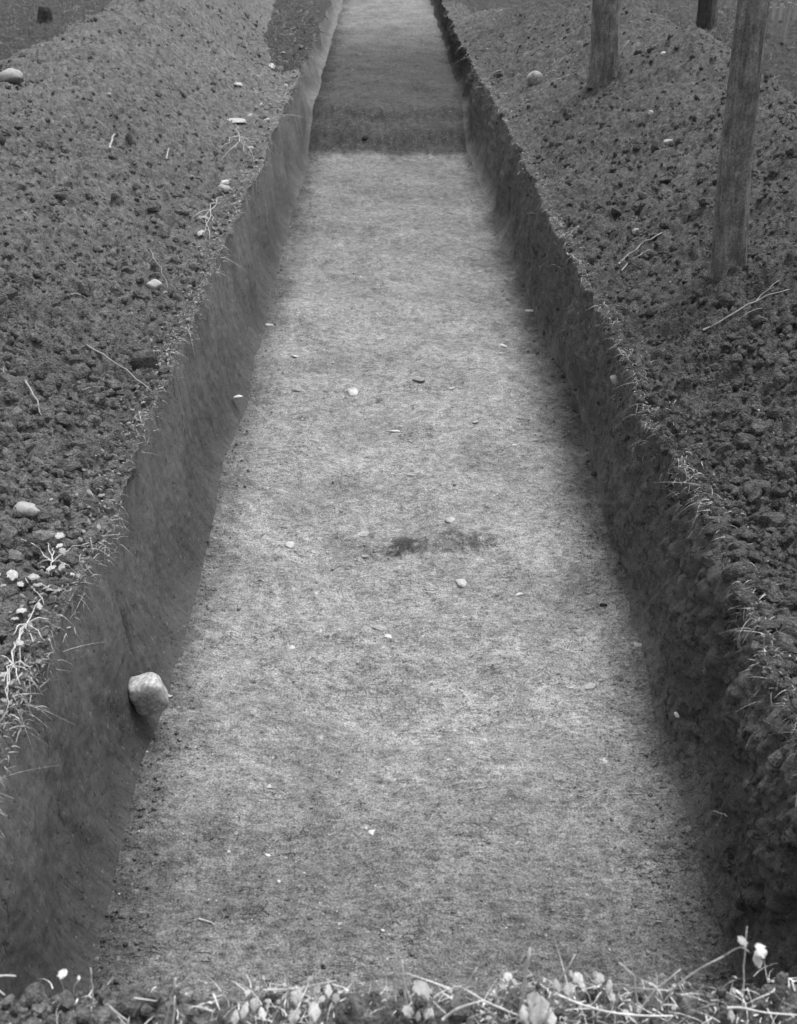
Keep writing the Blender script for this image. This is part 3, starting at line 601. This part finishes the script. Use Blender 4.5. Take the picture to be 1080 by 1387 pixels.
stick('twig', (5, 500), (6, 545), .0024, M['twig'], 'thin twig at the very left border', 'twig', G1, 8)
stick('twig', (226, 218), (230, 203), .006, M['twig'], 'small pale splinter on the flank of the left heap below the crest', 'wood chip', None, 17)
stick('branch', (952, 450), (1068, 395), .0045, M['twig'], 'long thin branch lying below the leaning tree on the right bank', 'branch', None, 9, .02, .025, .6, True)
stick('twig', (1000, 437), (1032, 420), .0035, M['twig'], 'short twig alongside the long branch under the leaning tree', 'twig', G2, 10)
stick('twig', (838, 360), (896, 318), .0050, M['twig'], 'longer of two parallel twigs in the middle of the right bank', 'twig', G2, 11)
stick('twig', (842, 368), (880, 340), .0032, M['twig'], 'shorter of two parallel twigs in the middle of the right bank', 'twig', G2, 12)
stick('twig', (766, 345), (785, 362), .0032, M['twig'], 'hooked twig at the right lip of the trench', 'twig', G2, 13, .02, .06)
a = at(824, 102); b = at_y(852, 57, a.y+.05)
stick('branch', tuple(a), tuple(b), .008, M['twig'], 'straight stick leaning beside the farther tree trunk', 'branch', None, 14, 0, .01)
stick('twig', (703, 240), (709, 232), .010, M['straw'], 'bright cut root end sticking out of the right lip', 'root end', None, 15)
G3 = 'slivers lying on the trench floor'
stick('twig', (270, 1247), (289, 1253), .0022, M['leaf'], 'bright sliver of wood on the floor near the lower left', 'twig', G3, 16, .002)
stick('twig', (686, 1170), (699, 1178), .0011, M['leaf'], 'thin pale straw on the floor right of centre near the bottom', 'twig', G3, 18, .002)
stick('twig', (519, 1197), (525, 1206), .0010, M['leaf'], 'tiny thin straw on the floor near the bottom centre', 'twig', G3, 19, .002)
stick('twig', (888, 1250), (897, 1251), .0016, M['leaf_d'], 'short dull splinter on the floor at the lower right', 'twig', G3, 20, .002)
stick('twig', (966, 1101), (985, 1108), .0024, M['twig'], 'splinter caught on the lower right wall', 'twig', G3, 21, .002)

# ---------------------------------------------------------------- stones
STN = [mesh_np('stone', *lump(3, 700+i, .3, .62, 4), M['stone'], 3) for i in range(7)]
FS = [
 (366, 441, 16, 6, 'flat white stone, leftmost in the far half of the trench floor'), (401, 483, 13, 7, 'tilted white flake below the leftmost flat stone'),
 (475, 532, 18, 11, 'broad white stone in the middle of the floor, the largest of the far half'), (568, 515, 17, 8, 'pale stone right of the broad white stone'),
 (612, 526, 9, 6, 'small rounded pale stone beyond the centre of the floor'), (323, 538, 16, 6, 'slanting white flake at the foot of the left wall'),
 (403, 529, 19, 4, 'thin pale slab left of the broad white stone'), (644, 572, 10, 5, 'small bright white pebble right of the centre line'),
 (682, 468, 13, 7, 'pale stone beyond the bright pebble, right half of the floor'), (676, 479, 10, 4, 'low flat chip just below the pale stone of the right half'),
 (720, 421, 22, 4, 'long thin pale chip near the foot of the right wall'), (650, 368, 13, 5, 'pale stone far down the right half of the floor'),
 (705, 567, 9, 4, 'small pale chip right of the bright white pebble'), (697, 603, 6, 4, 'tiny white pebble in the right half, midway'),
 (535, 584, 22, 5, 'long low pale stone just below the centre of the far half'), (495, 618, 11, 4, 'small white chip above the scraped hollow'),
 (608, 704, 15, 11, 'bright chalky lump at the middle of the floor'), (493, 725, 28, 9, 'long white stone left of the chalky lump'),
 (493, 753, 10, 7, 'small white stone directly below the long white stone'), (393, 738, 14, 9, 'dull pale stone left of the long white stone'),
 (626, 790, 20, 12, 'crumbly white lump below the middle of the floor'), (588, 802, 22, 6, 'pair-like flat white chip left of the crumbly lump'),
 (669, 802, 10, 5, 'small pale stone right of the crumbly lump'), (704, 805, 11, 4, 'low pale chip farthest right of the row by the crumbly lump'),
 (513, 850, 19, 8, 'bright white flat stone at the left of the middle floor'), (526, 862, 13, 8, 'pale lump touching the lower right of the bright flat stone'),
 (396, 878, 12, 9, 'white stone left of the bright flat stone'), (362, 1045, 17, 8, 'upper of two white chips at the lower left of the floor'),
 (365, 1066, 15, 7, 'lower of two white chips at the lower left of the floor'), (505, 1128, 10, 12, 'upright white chip near the bottom centre'),
 (700, 1142, 10, 6, 'small white angular chip right of the bottom centre'), (795, 930, 18, 14, 'rounded dull stone at the foot of the right wall'),
 (317, 720, 8, 7, 'small bright pebble at the foot of the left wall, midway'), (757, 653, 6, 6, 'small round pale pebble near the right wall'),
 (830, 588, 7, 8, 'white chip sticking in the right wall'), (863, 873, 15, 9, 'pale stone in the crumbled part of the right wall'),
 (916, 893, 9, 14, 'longish pale flake on the right wall'), (917, 968, 8, 12, 'small pale stone lower on the right wall'), (819, 1031, 12, 8, 'dull pale stone on the floor right of the hollow'),
 (228, 943, 12, 9, 'small stone just right of the big wall stone'), (631, 1022, 6, 8, 'tiny pale chip in the lower middle of the floor'), (556, 643, 10, 5, 'low white chip above the chalky lump'),
 (320, 1128, 8, 6, 'small pale grain on the floor at the far lower left'), (362, 1158, 10, 5, 'thin white chip left of the bottom centre')]
for i, (px, py, w_, h_, lb) in enumerate(FS):
    p = at(px, py); d = depth(p); rx = w_*d/F_PX/2; foresh = .55; ry = min(rx*1.6, max(rx*.5, h_*d/F_PX/2/foresh)); rr = random.Random(i)
    me = mesh_np('stone', *lump(3, 900+i, .45, .6, 6), M['stone'] if i % 3 else M['stone_d'], 3)
    p.z += min(rx, ry)*.12
    tag(link('stone', me, None, p, (rr.uniform(-.2, .2), rr.uniform(-.2, .2), rr.uniform(-.4, .4)), (rx, ry, min(rx, ry)*.45)), lb, 'stone', 'pale stones on the trench floor and walls')
def stone(px, py, w_, h_, lb, m, cat='stone', lift=.2, seed=0, grp=None, name='stone', rz=0, flat=.85, cut=4, amp=.25):
    p = at(px, py+h_*.25); d = depth(p); rx = w_*d/F_PX/2; rz_ = h_*d/F_PX/2; p.z += rz_*lift
    me = mesh_np(name, *lump(4 if w_ > 30 else 3, seed, amp, 1, cut), m, 3)
    return tag(link(name, me, None, p, (0, 0, rz), (rx, rx*.9, rz_*flat)), lb, cat, grp)
stone(724, 108, 22, 24, 'smooth pale round stone on dark clods at the top of the right bank', M['boulder'], lift=.5, seed=1001, cut=1, amp=.15)
stone(208, 385, 22, 20, 'angular pale stone on the left heap beside a thin twig', M['stone'], lift=.3, seed=1002)
stone(37, 684, 38, 26, 'large pale lump near the left border of the heap', M['leaf_d'], lift=.2, seed=1003, cut=5)
stone(200, 484, 38, 46, 'biggest grey clod on the left heap, close to the lip and the longest twig', M['soil'], 'clod', seed=1004, name='big_clod')
stone(92, 630, 44, 40, 'broad rounded clod above the pale lump on the left heap', M['soil'], 'clod', seed=1005, name='big_clod')
stone(64, 497, 34, 40, 'upright dark clod near the left border, beside the short thick twig', M['soil'], 'clod', seed=1006, name='big_clod')
stone(152, 518, 26, 18, 'flattish clod on the longest twig', M['soil'], 'clod', seed=1007, name='big_clod')
stone(318, 156, 34, 22, 'flat pale slab of turf near the upper left lip', M['leaf_d'], 'turf piece', seed=1008, name='turf_slab', flat=.5, lift=-.3)
stone(906, 190, 14, 14, 'small pale stone on the middle of the right bank', M['leaf_d'], seed=1009)
stone(861, 312, 12, 14, 'dull round pebble above the two parallel twigs', M['leaf_d'], seed=1010)
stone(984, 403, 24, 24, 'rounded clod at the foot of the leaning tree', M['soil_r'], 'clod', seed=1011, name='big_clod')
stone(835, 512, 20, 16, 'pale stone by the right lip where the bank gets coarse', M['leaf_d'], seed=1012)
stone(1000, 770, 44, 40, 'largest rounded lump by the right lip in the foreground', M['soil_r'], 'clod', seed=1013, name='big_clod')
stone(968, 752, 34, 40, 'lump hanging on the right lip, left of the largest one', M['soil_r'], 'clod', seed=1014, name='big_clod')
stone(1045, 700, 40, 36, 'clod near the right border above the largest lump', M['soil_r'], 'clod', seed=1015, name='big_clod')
stone(15, 102, 36, 26, 'pale rock on the ground at the upper left border behind the heap', M['twig'], seed=1016)
stone(898, 72, 8, 8, 'small pale speck of stone near the crest of the right bank', M['stone'], seed=1017)
stone(148, 127, 8, 8, 'tiny white stone high on the left heap', M['stone'], seed=1018)
stone(881, 152, 8, 12, 'tiny white stone on the upper right bank below the small pale one', M['stone'], seed=1019)
# big stone standing out of the left wall
d_ = ray(201, 940); p = Vector(d_*(-.694/d_[0])+np.array([0, 0, CAM_Z]))
V, Fc = ICO[4]; V = V.copy(); V = np.sign(V)*np.abs(V)**.52; V /= np.abs(V).max(); V *= 1+.03*np.sin(V@np.array([2.1, 1.3, 1.7])+1)[:, None]; V *= 1+.02*np.sin(V@np.array([7.1, 5.3, 6.7])+2)[:, None]
bst = tag(link('stone', mesh_np('stone', V, Fc, M['boulder'], 3), None, p, (R(6), R(-14), R(12)), (.049, .044, .058)), 'large smooth rounded stone sticking out of the left trench wall', 'stone')

# ---------------------------------------------------------------- trees
def tree(px, py, top_px, r0, height, label, m, seed, flare=.25, crown=True, base=None):
    b = base or at(px, py); b = b-Vector((0, 0, .06)); rr = random.Random(seed)
    tp = at_y(top_px, 0, b.y) ; lean = Vector(((tp.x-b.x)/max(.3, tp.z-b.z), 0, 1)); e = bpy.data.objects.new('tree', None); COL.objects.link(e); e.location = b; tag(e, label, 'tree')
    n = 48; rings = 130; V = []; F = []; ph = [rr.uniform(0, 6) for _ in range(6)]
    zs = [height*(i/(rings-1))**1.6 for i in range(rings)]
    for z in zs:
        cx = lean.x*z*(1-.35*z/height)+.012*math.sin(z*2.1+ph[0])*min(1, z*2); cyy = .02*math.sin(z*1.3+ph[1])*min(1, z)
        rad = r0*(1-.75*z/height)*(1+flare*math.exp(-z*9))
        for k in range(n):
            th = 2*math.pi*k/n; g = 1+.07*math.sin(2*th+ph[1]+z*.7)+.06*math.exp(-((z-.62)/.05)**2)*max(0, math.cos(th-4.3))*2+.05*math.sin(3*th+ph[2]+z)+.03*math.sin(5*th+ph[3]-z*1.3)+.030*math.sin(11*th+ph[4]+z*3.5+2*math.sin(z*4))+.028*math.sin(17*th+ph[5]-z*6)
            g += flare*.35*math.exp(-z*8)*math.sin(4*th+ph[0]); V.append((cx+math.cos(th)*rad*g, cyy+math.sin(th)*rad*g, z))
    for i in range(rings-1):
        for k in range(n): F.append((i*n+k, i*n+(k+1) % n, (i+1)*n+(k+1) % n, (i+1)*n+k))
    link('trunk', mesh_py('trunk', V, F, m), e)
    if crown:
        tips = []
        for i in range(9):
            z = height*rr.uniform(.55, .97); c = Vector((lean.x*z*(1-.35*z/height), 0, z)); a_ = rr.uniform(0, 6.28); L = height*.22*(1.2-z/height)
            q = c+Vector((math.cos(a_), math.sin(a_), .55))*L*1.4; Vt, Ft = tube(curve_pts(c, q, 6, .05, .05, seed+i), r0*.3, r0*.08, 6, .1); link('limb', mesh_py('limb', Vt, Ft, m), e); tips.append((c, q))
        r = np.random.default_rng(seed); N = 2600; cc = np.array([(a_.lerp(b_, r.uniform(.4, 1.1)))[:] for a_, b_ in [tips[k] for k in r.integers(0, len(tips), N)]])
        cc += r.normal(0, height*.045, (N, 3)); D = r.normal(size=(N, 3)); D /= np.linalg.norm(D, axis=1)[:, None]
        Vl, Fl = ribbons(cc, D, r.uniform(.07, .14, N), r.uniform(.02, .04, N), .3, seed, 2); link('crown', mesh_np('crown', Vl, Fl, M['green'], 4), e)['kind'] = 'stuff'
    return e
TB = at(987, 372); print('leaning tree base', TB, 'farther', at(819, 105))
tree(987, 372, 1021, .068, 7.0, 'nearer slender tree trunk leaning slightly, on the right spoil bank', M['bark'], 5)
tree(819, 104, 822, .108, 9.0, 'farther pale tree trunk at the end of the right bank, left of the nearer one', M['bark'], 6)
tree(954, 38, 957, .085, 9.0, 'dark trunk at the top of the picture between the two larger trunks', M['bark_d'], 7)
tree(968, 36, 969, .035, 5.0, 'very thin stem just right of the dark trunk at the top', M['bark'], 8, crown=False)

# ---------------------------------------------------------------- far ground: rough grass, clumps, fence, stump
def far_grass(name, n, box, m, seed, label, L=.09):
    r = np.random.default_rng(seed); x = r.uniform(box[0], box[1], n); y = r.uniform(box[2], box[3], n); z = surf_z(x, y)
    k = (heapL(x, y)*(x < 0)+heapR(x, y)*(x > 0)*(y < 12) < .02) & (pn(x, y, .8, seed)+.4*r.normal(size=n) > -.1); x, y, z = x[k], y[k], z[k]; n = len(x)
    D = r.normal(size=(n, 3)); D[:, 2] = np.abs(D[:, 2])*1.0+.4; D /= np.linalg.norm(D, axis=1)[:, None]
    V, Fc = ribbons(np.stack([x, y, z], 1), D, L*np.exp(r.normal(0, .4, n)), np.full(n, .004), .6, seed, 3)
    return tag(link(name, mesh_np(name, V, Fc, m, 4)), label, 'grass', kind='stuff')
far_grass('rough_grass', 7000, (-6.5, -1.0, 9, 19), M['grass_d'], 71, 'dark rough undergrowth behind the left heap')
far_grass('rough_grass', 6000, (2.2, 7, 10.5, 19), M['grass_d'], 72, 'dull rough undergrowth behind the right bank and trees')
fb = at(1062, 60); fy = at(1060, 30).y
fence = bpy.data.objects.new('picket_fence', None); COL.objects.link(fence); fp = at(1062, 28); fence.location = fp; tag(fence, 'low white picket fence far off at the top right corner', 'fence')
def box_mesh(name, sx, sy_, sz, m, bev=.004):
    b = bmesh.new(); bmesh.ops.create_cube(b, size=1)
    for v in b.verts: v.co = Vector((v.co.x*sx, v.co.y*sy_, (v.co.z+.5)*sz))
    bmesh.ops.bevel(b, geom=list(b.edges), offset=bev, segments=2, affect='EDGES'); me = bpy.data.meshes.new(name); b.to_mesh(me); b.free(); me.materials.append(m); return me
pk = box_mesh('picket', .055, .02, .20, M['paint']); rl = box_mesh('rail', 2.2, .025, .04, M['paint'])
for i in range(22): link('picket', pk, fence, (-.25+i*.095, 0, 0))
link('rail', rl, fence, (.80, .024, .12))
pp = at(1060, 58); post = box_mesh('fence_post', .05, .05, .42, M['twig'], .006)
tag(link('fence_post', post, None, pp, (0, .03, .3)), 'short grey wooden stake in front of the white fence', 'stake')
sp0 = at(62, 30); V, F = tube([Vector((0, 0, -.03)), Vector((.0, 0, .05)), Vector((.01, 0, .13)), Vector((.015, 0, .19))], .11, .075, 18, .08, 3)
tag(link('tree_stump', mesh_py('tree_stump', V, F, M['bark_d']), None, sp0), 'dark broken stump on the ground at the upper left', 'stump')
# black lumps standing in for dark holes by the right wall and far step
def hollow(px, py, w_, h_, label, seed):  # adds a black lump as stand-in for a dark hole
    p = at(px, py); d = depth(p); me = mesh_np('hole_stand_in_clod', *lump(3, seed, .5, .6, 3), M['hole'], 3); rx = w_*d/F_PX/2
    tag(link('hole_stand_in_clod', me, None, p, (0, 0, .3), (rx, rx*.8, h_*d/F_PX/2)), label, 'clod')
hollow(820, 820, 17, 9, 'black lump standing in for a dark hole at the foot of the right wall', 5)
hollow(495, 187, 12, 9, 'black lump standing in for a dark hole at the foot of the far step', 6)
print('tris', sum(sum(len(p.vertices)-2 for p in o.data.polygons) if len(o.data.polygons) < 5000 else len(o.data.polygons)*2 for o in COL.objects if o.type == 'MESH' and o.name.split('.')[0] not in ('clod', 'leaf')))
